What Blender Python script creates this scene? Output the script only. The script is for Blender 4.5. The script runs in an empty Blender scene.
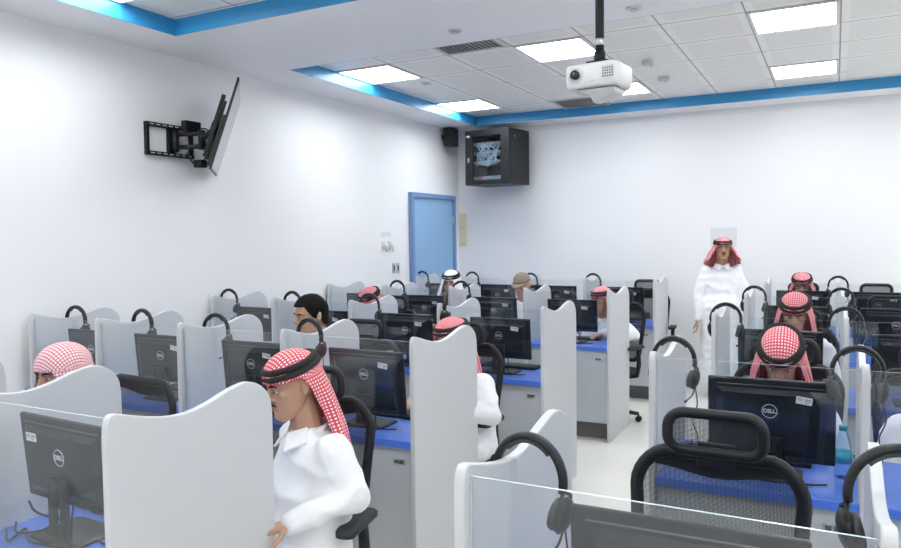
import bpy, bmesh, math, random
from mathutils import Vector, Matrix, Euler, noise
random.seed(7)
PI = math.pi
sc = bpy.context.scene
C = sc.collection

# ------------------------------------------------------------------ camera
cam_data = bpy.data.cameras.new('camera')
cam = bpy.data.objects.new('camera', cam_data); C.objects.link(cam)
cam_data.sensor_width = 36.0
cam_data.lens = 29.209
cam_data.clip_start = 0.05
fw = Vector((-0.46534008, 0.88375226, -0.04940199))
rt = Vector((0.88505064, 0.46532865, -0.0124345))
up = Vector((-0.01199914, 0.04950953, 0.99870157))
m = Matrix((rt, up, -fw)).transposed().to_4x4()
m.translation = Vector((4.654, 0.0, 1.761))
cam.matrix_world = m
sc.camera = cam

# ------------------------------------------------------------------ world and exposure
w = bpy.data.worlds.new('world'); sc.world = w; w.use_nodes = True
w.node_tree.nodes['Background'].inputs[0].default_value = (0.85, 0.9, 1.0, 1)
w.node_tree.nodes['Background'].inputs[1].default_value = 0.3
sc.view_settings.view_transform = 'Standard'
sc.view_settings.look = 'None'
sc.view_settings.exposure = 0.50
sc.view_settings.gamma = 1.0
sc.view_settings.use_curve_mapping = False
LAMP = 15.0                       # emission of the ceiling light diffusers
try:
    sc.cycles.transparent_max_bounces = 40
    sc.cycles.max_bounces = 10
    sc.cycles.diffuse_bounces = 6
    sc.cycles.sample_clamp_indirect = 6
except Exception:
    pass

# ------------------------------------------------------------------ materials
def mat(name, col, rough=0.5, metal=0.0, bump=0.0, bscale=60, spec=0.5, var=0.0, vscale=3.0, emit=None, estr=0):
    m = bpy.data.materials.new(name); m.use_nodes = True
    nt = m.node_tree; b = nt.nodes['Principled BSDF']
    b.inputs['Base Color'].default_value = (*col, 1)
    b.inputs['Roughness'].default_value = rough
    b.inputs['Metallic'].default_value = metal
    b.inputs['Specular IOR Level'].default_value = spec
    tc = nt.nodes.new('ShaderNodeTexCoord')
    if bump:
        n = nt.nodes.new('ShaderNodeTexNoise'); n.inputs['Scale'].default_value = bscale
        nt.links.new(tc.outputs['Object'], n.inputs['Vector'])
        bp = nt.nodes.new('ShaderNodeBump'); bp.inputs['Strength'].default_value = bump; bp.inputs['Distance'].default_value = 0.01
        nt.links.new(n.outputs['Fac'], bp.inputs['Height']); nt.links.new(bp.outputs['Normal'], b.inputs['Normal'])
    if var:
        n = nt.nodes.new('ShaderNodeTexNoise'); n.inputs['Scale'].default_value = vscale; n.inputs['Detail'].default_value = 3
        nt.links.new(tc.outputs['Object'], n.inputs['Vector'])
        mx = nt.nodes.new('ShaderNodeMix'); mx.data_type = 'RGBA'
        mx.inputs[6].default_value = (*[c * (1 - var) for c in col], 1); mx.inputs[7].default_value = (*[min(1, c * (1 + var)) for c in col], 1)
        nt.links.new(n.outputs['Fac'], mx.inputs[0]); nt.links.new(mx.outputs[2], b.inputs['Base Color'])
    if emit:
        b.inputs['Emission Color'].default_value = (*emit, 1); b.inputs['Emission Strength'].default_value = estr
    return m

M = {}
M['wall'] = mat('painted_wall', (0.83, 0.835, 0.85), 0.6, bump=0.02, bscale=120, var=0.01, vscale=1.2)
M['soffit'] = mat('painted_soffit', (0.88, 0.88, 0.90), 0.6, bump=0.02, bscale=120)
M['floor'] = mat('vinyl_floor', (0.80, 0.79, 0.74), 0.25, var=0.03, vscale=1.5)
M['base'] = mat('skirting', (0.62, 0.63, 0.65), 0.4)
M['fascia'] = mat('blue_fascia', (0.03, 0.27, 0.56), 0.35)
M['door'] = mat('blue_door_paint', (0.25, 0.44, 0.67), 0.35, var=0.02)
M['doorframe'] = mat('blue_frame_paint', (0.16, 0.27, 0.50), 0.4)
M['panel'] = mat('grey_laminate', (0.57, 0.585, 0.605), 0.4, var=0.01)
M['front'] = mat('grey_front_laminate', (0.50, 0.53, 0.56), 0.4, var=0.01)
M['blue'] = mat('blue_worktop', (0.075, 0.19, 0.70), 0.3)
M['gap_shade'] = mat('dark_gap_shade', (0.16, 0.15, 0.15), 0.6)  # dark tone holds the toe gap's shade; also used behind vent slats
M['black'] = mat('black_plastic', (0.010, 0.011, 0.013), 0.42, spec=.35)
M['monitor'] = mat('monitor_shell', (0.012, 0.015, 0.021), 0.32, spec=.4)
M['blackrubber'] = mat('black_rubber', (0.018, 0.018, 0.02), 0.7, bump=0.1, bscale=200)
M['greypad'] = mat('grey_cushion', (0.035, 0.038, 0.042), 0.6)
M['screen'] = mat('screen_glass', (0.015, 0.016, 0.02), 0.08)
M['silver'] = mat('silver', (0.6, 0.62, 0.65), 0.3, 0.8)
M['logo'] = mat('logo_silver', (0.55, 0.57, 0.6), 0.4, 0.2)
M['sticker'] = mat('paper_label', (0.72, 0.73, 0.74), 0.5)
M['ink'] = mat('label_ink', (0.12, 0.12, 0.13), 0.6)
M['chrome'] = mat('chrome', (0.75, 0.76, 0.78), 0.15, 1.0)
M['white'] = mat('white_plastic', (0.66, 0.66, 0.65), 0.4)
M['beige'] = mat('beige_plastic', (0.70, 0.64, 0.50), 0.5)
M['skin'] = mat('skin', (0.50, 0.29, 0.19), 0.45, bump=0.05, bscale=150, var=0.05, vscale=20)
M['skin2'] = mat('skin_tan', (0.43, 0.24, 0.15), 0.45, bump=0.05, bscale=150, var=0.05, vscale=20)
M['lips'] = mat('lips', (0.38, 0.16, 0.12), 0.45)
M['eyewhite'] = mat('eye_white', (0.42, 0.38, 0.36), 0.3)
M['iris'] = mat('iris', (0.03, 0.015, 0.01), 0.2)
M['hair'] = mat('black_hair', (0.005, 0.0045, 0.0045), 0.7, spec=.15, bump=0.6, bscale=90)
M['thobe'] = mat('white_thobe', (0.83, 0.84, 0.87), 0.75, bump=0.12, bscale=14)
M['agal'] = mat('black_cord', (0.012, 0.012, 0.013), 0.8, bump=0.5, bscale=220)
M['cap'] = mat('brown_cap', (0.26, 0.21, 0.17), 0.8, bump=0.3, bscale=120)
M['trouser'] = mat('pale_cotton', (0.62, 0.60, 0.56), 0.8)
M['shoe'] = mat('dark_leather', (0.03, 0.025, 0.02), 0.4)
M['cyan'] = mat('cyan_cap', (0.05, 0.50, 0.55), 0.4)
M['teal'] = mat('teal_label', (0.06, 0.45, 0.60), 0.4)
M['red'] = mat('red_dot', (0.7, 0.03, 0.04), 0.4, emit=(1, .05, .05), estr=1.0)
M['cablewhite'] = mat('grey_cable', (0.55, 0.58, 0.60), 0.5)

def glassy(name, tint, refl=1.0, rough=0.0):
    m = bpy.data.materials.new(name); m.use_nodes = True
    nt = m.node_tree; nt.nodes.clear()
    o = nt.nodes.new('ShaderNodeOutputMaterial'); t = nt.nodes.new('ShaderNodeBsdfTransparent'); g = nt.nodes.new('ShaderNodeBsdfGlossy')
    f0 = nt.nodes.new('ShaderNodeLayerWeight'); f0.inputs[0].default_value = 0.5
    f = nt.nodes.new('ShaderNodeMath'); f.operation = 'POWER'; f.inputs[1].default_value = 5; nt.links.new(f0.outputs['Facing'], f.inputs[0])
    k = nt.nodes.new('ShaderNodeMath'); k.operation = 'MULTIPLY_ADD'; k.inputs[1].default_value = refl; k.inputs[2].default_value = .045*refl
    mx = nt.nodes.new('ShaderNodeMixShader')
    t.inputs[0].default_value = (*tint, 1); g.inputs[0].default_value = (1, 1, 1, 1); g.inputs['Roughness'].default_value = rough
    nt.links.new(f.outputs[0], k.inputs[0]); nt.links.new(k.outputs[0], mx.inputs[0])
    nt.links.new(t.outputs[0], mx.inputs[1]); nt.links.new(g.outputs[0], mx.inputs[2]); nt.links.new(mx.outputs[0], o.inputs[0])
    return m
M['glass'] = glassy('clear_glass', (0.965, 0.98, 0.985), 0.9)
M['edge_highlight'] = mat('glass_edge_highlight', (0.55, 0.66, 0.72), 0.15)  # pale opaque colour paints the highlight along the pane's top edge
M['pet'] = glassy('clear_bottle_plastic', (0.72, 0.85, 0.97), 1.0, 0.05)
M['rackglass'] = glassy('rack_door_glass', (0.75, 0.8, 0.85), 0.5)

def netmat():
    m = bpy.data.materials.new('chair_mesh_fabric'); m.use_nodes = True
    nt = m.node_tree; b = nt.nodes['Principled BSDF']; b.inputs['Base Color'].default_value = (0.02, 0.02, 0.022, 1); b.inputs['Roughness'].default_value = .6
    tc = nt.nodes.new('ShaderNodeTexCoord'); sp = nt.nodes.new('ShaderNodeSeparateXYZ'); nt.links.new(tc.outputs['Object'], sp.inputs[0])
    def ab(sx, off):
        a = nt.nodes.new('ShaderNodeMath'); a.operation = 'ADD' if sx > 0 else 'SUBTRACT'
        nt.links.new(sp.outputs['X'], a.inputs[0]); nt.links.new(sp.outputs['Z'], a.inputs[1])
        s = nt.nodes.new('ShaderNodeMath'); s.operation = 'MULTIPLY'; s.inputs[1].default_value = 2 * PI / 0.0075; nt.links.new(a.outputs[0], s.inputs[0])
        c = nt.nodes.new('ShaderNodeMath'); c.operation = 'SINE'; nt.links.new(s.outputs[0], c.inputs[0]); return c
    p = nt.nodes.new('ShaderNodeMath'); p.operation = 'MULTIPLY'
    nt.links.new(ab(1, 0).outputs[0], p.inputs[0]); nt.links.new(ab(-1, 0).outputs[0], p.inputs[1])
    g = nt.nodes.new('ShaderNodeMath'); g.operation = 'GREATER_THAN'; g.inputs[1].default_value = 0.22; nt.links.new(p.outputs[0], g.inputs[0])
    t = nt.nodes.new('ShaderNodeBsdfTransparent'); mx = nt.nodes.new('ShaderNodeMixShader')
    nt.links.new(g.outputs[0], mx.inputs[0]); nt.links.new(b.outputs[0], mx.inputs[1]); nt.links.new(t.outputs[0], mx.inputs[2])
    nt.links.new(mx.outputs[0], nt.nodes['Material Output'].inputs[0])
    return m
M['net'] = netmat()

def checkcloth(name, base, thread, cell=0.011, wide=0.5, soft=.8):
    """woven headscarf: a net of coloured threads on a white ground, from the cloth's own UVs in metres"""
    m = bpy.data.materials.new(name); m.use_nodes = True
    nt = m.node_tree; b = nt.nodes['Principled BSDF']; b.inputs['Roughness'].default_value = .85
    uv = nt.nodes.new('ShaderNodeUVMap'); uv.uv_map = 'UVMap'
    sp = nt.nodes.new('ShaderNodeSeparateXYZ'); nt.links.new(uv.outputs[0], sp.inputs[0])
    def line(o):
        s = nt.nodes.new('ShaderNodeMath'); s.operation = 'MULTIPLY'; s.inputs[1].default_value = 1 / cell; nt.links.new(sp.outputs[o], s.inputs[0])
        f = nt.nodes.new('ShaderNodeMath'); f.operation = 'FRACT'; nt.links.new(s.outputs[0], f.inputs[0])
        l = nt.nodes.new('ShaderNodeMath'); l.operation = 'LESS_THAN'; l.inputs[1].default_value = wide; nt.links.new(f.outputs[0], l.inputs[0]); return l
    mx = nt.nodes.new('ShaderNodeMath'); mx.operation = 'MAXIMUM'
    nt.links.new(line('X').outputs[0], mx.inputs[0]); nt.links.new(line('Y').outputs[0], mx.inputs[1])
    k = nt.nodes.new('ShaderNodeMath'); k.operation = 'MULTIPLY'; k.inputs[1].default_value = soft; nt.links.new(mx.outputs[0], k.inputs[0])
    c = nt.nodes.new('ShaderNodeMix'); c.data_type = 'RGBA'; c.inputs[6].default_value = (*base, 1); c.inputs[7].default_value = (*thread, 1)
    nt.links.new(k.outputs[0], c.inputs[0]); nt.links.new(c.outputs[2], b.inputs['Base Color'])
    return m
M['shemagh'] = checkcloth('red_white_headscarf', (0.85, 0.78, 0.79), (0.60, 0.03, 0.06), 0.0125, 0.50, .95)
M['shemagh_pale'] = checkcloth('pale_red_white_headscarf', (0.85, 0.80, 0.81), (0.60, 0.06, 0.10), 0.0125, 0.36, .85)
M['ghutra'] = mat('white_headscarf', (0.84, 0.84, 0.87), 0.8, bump=.1, bscale=20)

def tilemat():
    m = bpy.data.materials.new('perforated_ceiling_tile'); m.use_nodes = True
    nt = m.node_tree; b = nt.nodes['Principled BSDF']; b.inputs['Roughness'].default_value = .5
    tc = nt.nodes.new('ShaderNodeTexCoord'); sp = nt.nodes.new('ShaderNodeSeparateXYZ'); nt.links.new(tc.outputs['Object'], sp.inputs[0])
    def mth(op, a, bb=None, v=None):
        n = nt.nodes.new('ShaderNodeMath'); n.operation = op; nt.links.new(a, n.inputs[0])
        if bb is not None: nt.links.new(bb, n.inputs[1])
        if v is not None: n.inputs[1].default_value = v
        return n.outputs[0]
    def edge(o, off, size):
        a = mth('SUBTRACT', sp.outputs[o], v=off); a = mth('DIVIDE', a, v=size); a = mth('FRACT', a)
        a = mth('SUBTRACT', a, v=.5); a = mth('ABSOLUTE', a)          # .5 at joints
        return a
    ex = edge('X', 0.47, 0.6); ey = edge('Y', 8.22, 0.64)
    mxx = mth('MAXIMUM', ex, ey)
    joint = mth('GREATER_THAN', mxx, v=.490)
    inner = mth('LESS_THAN', mxx, v=.40)
    c1 = nt.nodes.new('ShaderNodeMix'); c1.data_type = 'RGBA'; c1.inputs[6].default_value = (.90, .88, .83, 1); c1.inputs[7].default_value = (.83, .81, .77, 1)
    nt.links.new(inner, c1.inputs[0])
    c2 = nt.nodes.new('ShaderNodeMix'); c2.data_type = 'RGBA'; c2.inputs[7].default_value = (.34, .33, .32, 1)
    nt.links.new(c1.outputs[2], c2.inputs[6]); nt.links.new(joint, c2.inputs[0]); nt.links.new(c2.outputs[2], b.inputs['Base Color'])
    return m
M['tile'] = tilemat()

def lampmat():
    m = bpy.data.materials.new('light_diffuser'); m.use_nodes = True
    nt = m.node_tree; nt.nodes.clear(); o = nt.nodes.new('ShaderNodeOutputMaterial'); e = nt.nodes.new('ShaderNodeEmission')
    e.inputs[0].default_value = (0.945, 0.975, 1.0, 1); e.inputs[1].default_value = LAMP
    nt.links.new(e.outputs[0], o.inputs[0]); return m
M['lamp'] = lampmat()

# ------------------------------------------------------------------ mesh helpers
def box(bm, x0, x1, y0, y1, z0, z1, mx=None, mi=0):
    vs = [bm.verts.new(Vector(p)) for p in ((x0,y0,z0),(x1,y0,z0),(x1,y1,z0),(x0,y1,z0),(x0,y0,z1),(x1,y0,z1),(x1,y1,z1),(x0,y1,z1))]
    if mx is not None:
        for v in vs: v.co = mx @ v.co
    fs = [bm.faces.new([vs[i] for i in f]) for f in ((3,2,1,0),(4,5,6,7),(0,1,5,4),(1,2,6,5),(2,3,7,6),(3,0,4,7))]
    for f in fs: f.material_index = mi
    return fs

def ring(bm, pts): return [bm.verts.new(p) for p in pts]
def bridge(bm, a, b, mi=0):
    n = len(a)
    for i in range(n):
        f = bm.faces.new((a[i], a[(i+1) % n], b[(i+1) % n], b[i])); f.material_index = mi; f.smooth = True
def loft(bm, rings, cap=True, mi=0):
    rs = [ring(bm, r) for r in rings]
    for a, b in zip(rs, rs[1:]): bridge(bm, a, b, mi)
    if cap:
        f = bm.faces.new(list(reversed(rs[0]))); f.material_index = mi
        f = bm.faces.new(rs[-1]); f.material_index = mi
    return rs

def frame_of(d):
    d = d.normalized(); h = Vector((0,0,1)) if abs(d.z) < .95 else Vector((0,1,0))
    a = d.cross(h).normalized(); b = d.cross(a).normalized()
    return a, b

def tube(bm, pts, r, n=10, mi=0, cap=True, flat=None, upv=None):
    """a tube along pts; r a number or list; flat=(k) squeezes it along the second axis"""
    pts = [Vector(p) for p in pts]; rs = []
    pa = None
    for i, p in enumerate(pts):
        d = (pts[min(i+1, len(pts)-1)] - pts[max(i-1, 0)])
        if upv is not None:
            a = d.cross(Vector(upv)).normalized(); b = d.normalized().cross(a)
        else:
            a, b = frame_of(d)
            if pa is not None:
                a = (pa - d.normalized() * pa.dot(d.normalized())).normalized(); b = d.normalized().cross(a)
            pa = a
        ra = r[i] if isinstance(r, (list, tuple)) else r
        k = flat or 1
        rs.append([p + a*ra*k*math.cos(2*PI*j/n) + b*ra*math.sin(2*PI*j/n) for j in range(n)])
    loft(bm, rs, cap, mi)

def capsule(bm, p0, p1, r0, r1, n=12):
    p0, p1 = Vector(p0), Vector(p1); d = p1 - p0
    if d.length < 1e-6: d = Vector((0,0,1e-4))
    u = d.normalized(); a, b = frame_of(d); rs = []
    for th in (-80,-55,-30,0): t = math.radians(th); rs.append((p0 + u*r0*math.sin(t), r0*math.cos(t)))
    for th in (0,30,55,80): t = math.radians(th); rs.append((p1 + u*r1*math.sin(t), r1*math.cos(t)))
    loft(bm, [[c + a*r*math.cos(2*PI*j/n) + b*r*math.sin(2*PI*j/n) for j in range(n)] for c, r in rs])

def ellipsoid(bm, c, r, rot=None, nu=14, nv=9, mi=0):
    c = Vector(c); R = rot or Matrix.Identity(3); rs = []
    for i in range(nv):
        t = -PI/2 + PI*(i+.5)/nv if False else -PI/2*0.97 + PI*0.97*i/(nv-1)
        rs.append([c + R @ Vector((r[0]*math.cos(t)*math.cos(2*PI*j/nu), r[1]*math.cos(t)*math.sin(2*PI*j/nu), r[2]*math.sin(t))) for j in range(nu)])
    loft(bm, rs, True, mi)

def disc(bm, c, r, ax, th, n=20, mi=0):
    """short cylinder centred on c along axis ax"""
    ax = Vector(ax).normalized(); a, b = frame_of(ax); c = Vector(c)
    loft(bm, [[c + ax*s*th/2 + a*r*math.cos(2*PI*j/n) + b*r*math.sin(2*PI*j/n) for j in range(n)] for s in (-1, 1)], True, mi)

def torus(bm, c, R, r, M3=None, n=32, k=8, sy=1.0):
    c = Vector(c); M3 = M3 or Matrix.Identity(3); rs = []
    for i in range(n):
        t = 2*PI*i/n; o = Vector((math.cos(t), math.sin(t), 0))
        rs.append([bm.verts.new(c + M3 @ (Vector((R*o.x, R*sy*o.y, 0)) + o*r*math.cos(2*PI*j/k) + Vector((0,0,1))*r*math.sin(2*PI*j/k))) for j in range(k)])
    for i in range(n): bridge(bm, rs[i], rs[(i+1) % n])

def rrect(w_, h, r, n=6, cx=0, cz=0):
    out = []
    for (sx, sz, a0) in ((1,1,0),(-1,1,90),(-1,-1,180),(1,-1,270)):
        for i in range(n+1):
            a = math.radians(a0 + 90*i/n)
            out.append((cx + sx*(w_/2-r) + r*math.cos(a), cz + sz*(h/2-r) + r*math.sin(a)))
    return out

def smooth_curve(pts, n=6):
    P = [Vector(p) for p in pts]; P = [2*P[0]-P[1]] + P + [2*P[-1]-P[-2]]; out = []
    for i in range(1, len(P)-2):
        for k in range(n):
            t = k/n; a, b, c, d = P[i-1], P[i], P[i+1], P[i+2]
            out.append(.5*((2*b) + (c-a)*t + (2*a-5*b+4*c-d)*t*t + (3*b-a-3*c+d)*t**3))
    out.append(P[-2]); return out

def obj(name, bm, m, parent=None, loc=None, bevel=0, smooth=False, mats=None, fix=True):
    if fix: bmesh.ops.recalc_face_normals(bm, faces=bm.faces)
    me = bpy.data.meshes.new(name); bm.to_mesh(me); bm.free()
    for x in (mats or [m]): me.materials.append(x)
    o = bpy.data.objects.new(name, me); C.objects.link(o)
    if parent is not None: o.parent = parent
    if loc is not None: o.location = loc
    if smooth:
        for p in me.polygons: p.use_smooth = True
    if bevel:
        b = o.modifiers.new('bevel', 'BEVEL'); b.width = bevel; b.segments = 2; b.limit_method = 'ANGLE'; b.angle_limit = math.radians(50)
    return o

def tag(o, label, cat, group=None):
    o['label'] = label; o['category'] = cat
    if group: o['group'] = group
    return o
def thing(name, label, cat, loc=(0,0,0), rz=0, group=None):
    o = bpy.data.objects.new(name, None); C.objects.link(o); o.empty_display_size = .1
    o.location = loc; o.rotation_euler = (0, 0, rz)
    return tag(o, label, cat, group)
def struct(name, bm, m, bevel=0):
    o = obj(name, bm, m, bevel=bevel); o['kind'] = 'structure'; return o
def copy_tree(o, parent=None):
    c = o.copy(); C.objects.link(c); c.parent = parent
    for ch in list(o.children): copy_tree(ch, c)
    return c
def dup(o, loc, rz, label, group=None):
    c = copy_tree(o); c.location = loc; c.rotation_euler = (0, 0, rz); c['label'] = label
    if group: c['group'] = group
    return c
def one(bx, name, m, parent=None, bevel=0, **k):
    bm = bmesh.new(); box(bm, *bx); return obj(name, bm, m, parent, bevel=bevel, **k)

# ------------------------------------------------------------------ room shell
RX, RY0, RY1 = 8.7, -2.6, 9.113
ZS, ZC = 3.221, 3.336
EX0, EX1 = 0.472, 8.15
W1 = (-1.9, 3.779); W2 = (4.995, 8.721)
def sbox(name, b, m, bevel=0):
    bm = bmesh.new(); box(bm, *b); return struct(name, bm, m, bevel)
sbox('floor', (-.2, RX+.2, RY0-.2, RY1+.2, -.1, 0), M['floor'])
sbox('wall_left', (-.15, 0, RY0, RY1, 0, 3.5), M['wall'])
sbox('wall_far', (-.15, RX+.15, RY1, RY1+.15, 0, 3.5), M['wall'])
sbox('wall_right', (RX, RX+.15, RY0, RY1, 0, 3.5), M['wall'])
sbox('wall_near', (-.15, RX+.15, RY0-.15, RY0, 0, 3.5), M['wall'])
bm = bmesh.new(); box(bm, 0, RX, RY0, RY1, ZC, ZC+.08); struct('ceiling', bm, M['tile'])
bm = bmesh.new()
box(bm, 0, EX0, RY0, RY1, ZS, ZC); box(bm, EX1, RX, RY0, RY1, ZS, ZC)
for a, b in ((RY0, W1[0]), (W1[1], W2[0]), (W2[1], RY1)): box(bm, EX0, EX1, a, b, ZS, ZC)
struct('ceiling_soffit', bm, M['soffit'])
n = 1
for (a, b) in (W1, W2):
    bm = bmesh.new(); t = .008
    box(bm, EX0, EX0+t, a, b, ZS+.001, ZC); box(bm, EX1-t, EX1, a, b, ZS+.001, ZC)
    box(bm, EX0+t, EX1-t, b-t, b, ZS+.001, ZC); box(bm, EX0+t, EX1-t, a, a+t, ZS+.001, ZC)
    struct('trim_%d' % n, bm, M['fascia']); n += 1
sbox('baseboard_far', (0, RX, RY1-.012, RY1, 0, .09), M['base'])
sbox('baseboard_left', (0, .012, RY0, 7.74, 0, .09), M['base'])

# door in the left wall near the far corner
d = bpy.data.objects.new('door_1', None); C.objects.link(d); d['kind'] = 'structure'; d.location = (0, 8.33, 0)
bm = bmesh.new(); box(bm, .004, .035, -.53, .53, .01, 2.27); obj('door_leaf', bm, M['door'], d, bevel=.004)
bm = bmesh.new(); box(bm, .002, .06, -.585, -.53, 0, 2.33); box(bm, .002, .06, .53, .585, 0, 2.33); box(bm, .002, .06, -.53, .53, 2.27, 2.33)
obj('door_frame', bm, M['doorframe'], d, bevel=.004)
bm = bmesh.new()
for z in (.3, 1.15, 2.0): tube(bm, [(.045, .515, z-.05), (.045, .515, z+.05)], .009)
obj('hinge', bm, M['silver'], d)
bm = bmesh.new(); tube(bm, [(.035, -.45, 1.02), (.08, -.45, 1.02), (.085, -.33, 1.02)], .01); disc(bm, (.038, -.45, 1.02), .025, (1,0,0), .008)
obj('door_handle', bm, M['silver'], d, smooth=True)

# ------------------------------------------------------------------ ceiling lights
def make_light(lab, cx, cy, sx=.585, sy=.625):
    t = thing('ceiling_light', lab, 'ceiling light', (cx, cy, ZC), 0, 'square recessed ceiling lights')
    bm = bmesh.new(); f = .022
    for b in ((-sx/2, sx/2, -sy/2, -sy/2+f), (-sx/2, sx/2, sy/2-f, sy/2), (-sx/2, -sx/2+f, -sy/2+f, sy/2-f), (sx/2-f, sx/2, -sy/2+f, sy/2-f)):
        box(bm, b[0], b[1], b[2], b[3], -.012, 0)
    obj('frame', bm, M['white'], t)
    bm = bmesh.new(); box(bm, -sx/2+f, sx/2-f, -sy/2+f, sy/2-f, -.004, -.001); obj('diffuser', bm, M['lamp'], t)
    bm = bmesh.new()
    for k in range(1, 4): x = -sx/2 + sx*k/4; box(bm, x-.003, x+.003, -sy/2+f, sy/2-f, -.010, -.004)
    for k in range(1, 4): y = -sy/2 + sy*k/4; box(bm, -sx/2+f, sx/2-f, y-.003, y+.003, -.0098, -.0042)
    obj('louvre', bm, M['white'], t)
    return t
ycen = {'far': 7.90, 'mid': 5.98, 'near': 3.02, 'front': .50, 'rear': -1.0}
desc = {'far': 'nearest the far wall', 'mid': 'in the row beyond the cross beam', 'near': 'just before the cross beam', 'front': 'above the front of the room', 'rear': 'at the back end of the near coffer'}
xs = [(.77, 'at the left edge'), (2.57, 'second from left'), (4.37, 'third from left'), (6.17, 'fourth from left'), (7.84, 'at the right edge')]
for key in ('far', 'mid', 'near', 'front', 'rear'):
    for x, dx in xs:
        if key == 'rear' and x not in (2.57, 6.17): continue
        make_light('square ceiling light %s, %s' % (desc[key], dx), x if x < 7.8 else 7.77, ycen[key])

# ceiling vents and detectors
def vent(lab, cx, cy):
    t = thing('ceiling_vent', lab, 'air vent', (cx, cy, ZC), 0)
    bm = bmesh.new()
    for b in ((-.29,.29,-.30,-.27),(-.29,.29,.27,.30),(-.29,-.26,-.27,.27),(.26,.29,-.27,.27)): box(bm, *b, -.012, 0)
    obj('frame', bm, M['white'], t)
    one((-.26,.26,-.27,.27,-.002,0), 'backing', M['gap_shade'], t)
    bm = bmesh.new()
    for k in range(13):
        x = -.24 + .04*k; mx = Matrix.Translation((x,0,-.008)) @ Matrix.Rotation(.7, 4, 'Y'); box(bm, -.011,.011,-.265,.265,-.0015,.0015, mx)
    obj('slats', bm, M['white'], t)
vent('slatted square air vent half hidden behind the cross beam edge', 1.97, 5.34)
vent('slatted square air vent behind the projector near the far blue band', 1.97, 8.42)
def detector(lab, x, y, z, kind):
    if kind == 'box':
        t = thing('smoke_detector', lab, 'smoke detector', (x,y,z)); bm = bmesh.new(); box(bm, -.05,.05,-.04,.04,-.045,0); obj('housing', bm, M['white'], t, bevel=.006)
        bm = bmesh.new(); disc(bm, (.02,0,-.048), .008, (0,0,1), .006); obj('sensor', bm, M['ink'], t)
    else:
        t = thing('sprinkler_head', lab, 'sprinkler', (x,y,z)); bm = bmesh.new(); disc(bm, (0,0,-.004), .05, (0,0,1), .008); obj('cover', bm, M['white'], t)
        bm = bmesh.new(); disc(bm, (0,0,-.014), .025, (0,0,1), .012); obj('nozzle', bm, M['silver'], t)
detector('small white detector box on the ceiling tile right of the projector pole', 3.14, 6.77, ZC, 'box')
detector('small white detector box on the tile nearer the far blue band', 3.12, 7.53, ZC, 'box')
detector('round sprinkler cover on the cross beam, left of the projector', 2.26, 4.66, ZS, 'round')
detector('round sprinkler cover on the cross beam, right of the projector pole', 3.49, 4.78, ZS, 'round')
detector('round sprinkler cover on a ceiling tile between the two left lights', .95, 6.55, ZC, 'round')

# ------------------------------------------------------------------ wall fittings
def small_wall():
    for y, lab in ((7.385, 'grey wall switch plate, the nearer of the pair left of the door'), (7.475, 'grey wall switch plate, the one of the pair closer to the door')):
        t = thing('wall_switch', lab, 'switch', (0, y, 1.41)); one((0,.008,-.032,.032,-.06,.06), 'plate', M['silver'], t, bevel=.002)
        one((.008,.014,-.012,.012,-.03,.03), 'rocker', M['ink'], t, bevel=.002)
    for y, lab in ((7.16, 'white round sensor on the left wall, the one further from the door'), (7.30, 'white round sensor on the left wall, the one closer to the door')):
        t = thing('wall_sensor', lab, 'sensor', (0, y, 1.66)); bm = bmesh.new(); box(bm, 0,.012,-.03,.03,-.02,.07); obj('plate', bm, M['white'], t, bevel=.003)
        bm = bmesh.new(); tube(bm, [(.01,0,.03),(.05,0,.02),(.055,0,-.05)], .016); obj('hook', bm, M['white'], t, smooth=True)
        bm = bmesh.new(); disc(bm, (.014,0,.05), .007, (1,0,0), .006); obj('button', bm, M['silver'], t)
    t = thing('notice_strip', 'small printed white label strip above the wall sensors', 'label', (0, 7.23, 1.81)); one((0,.002,-.11,.11,-.03,.03), 'paper', M['sticker'], t)
    bm = bmesh.new()
    for k in range(5): box(bm, .002,.003,-.09+.04*k,-.068+.04*k,-.008,.006)
    obj('print', bm, M['base'], t)
    t = thing('junction_box', 'tall beige cover plate in the corner right of the blue door', 'cover plate', (.075, RY1, 1.875))
    one((-.055,.055,-.02,0,-.23,.23), 'cover', M['beige'], t, bevel=.004)
    bm = bmesh.new(); disc(bm, (-.01,-.022,.02), .008, (0,1,0), .006); disc(bm, (-.01,-.022,-.2), .006, (0,1,0), .006); obj('screw', bm, M['ink'], t)
    t = thing('wall_notice', 'white paper notice on the far wall behind the standing man', 'notice', (3.49, RY1, 1.72))
    one((-.145,.145,-.003,0,-.10,.12), 'sheet', M['sticker'], t); 
    bm = bmesh.new()
    for b in ((-.14,.14,.112,.116),(-.14,.14,-.098,-.094),(-.14,-.136,-.098,.116),(.136,.14,-.098,.116),(-.07,.07,.08,.088)): box(bm, b[0],b[1],-.0045,-.003,b[2],b[3])
    obj('print', bm, M['base'], t)
small_wall()

# loudspeaker on left wall
t = thing('wall_speaker', 'small black loudspeaker high on the left wall above the door', 'speaker', (0, 8.66, 3.10))
one((.06,.19,-.09,.09,-.13,.11), 'cabinet', M['black'], t, bevel=.01)
one((0,.06,-.02,.02,-.03,.03), 'bracket', M['black'], t)
one((.19,.196,-.08,.08,-.12,.10), 'grille', M['blackrubber'], t, bevel=.003)

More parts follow.
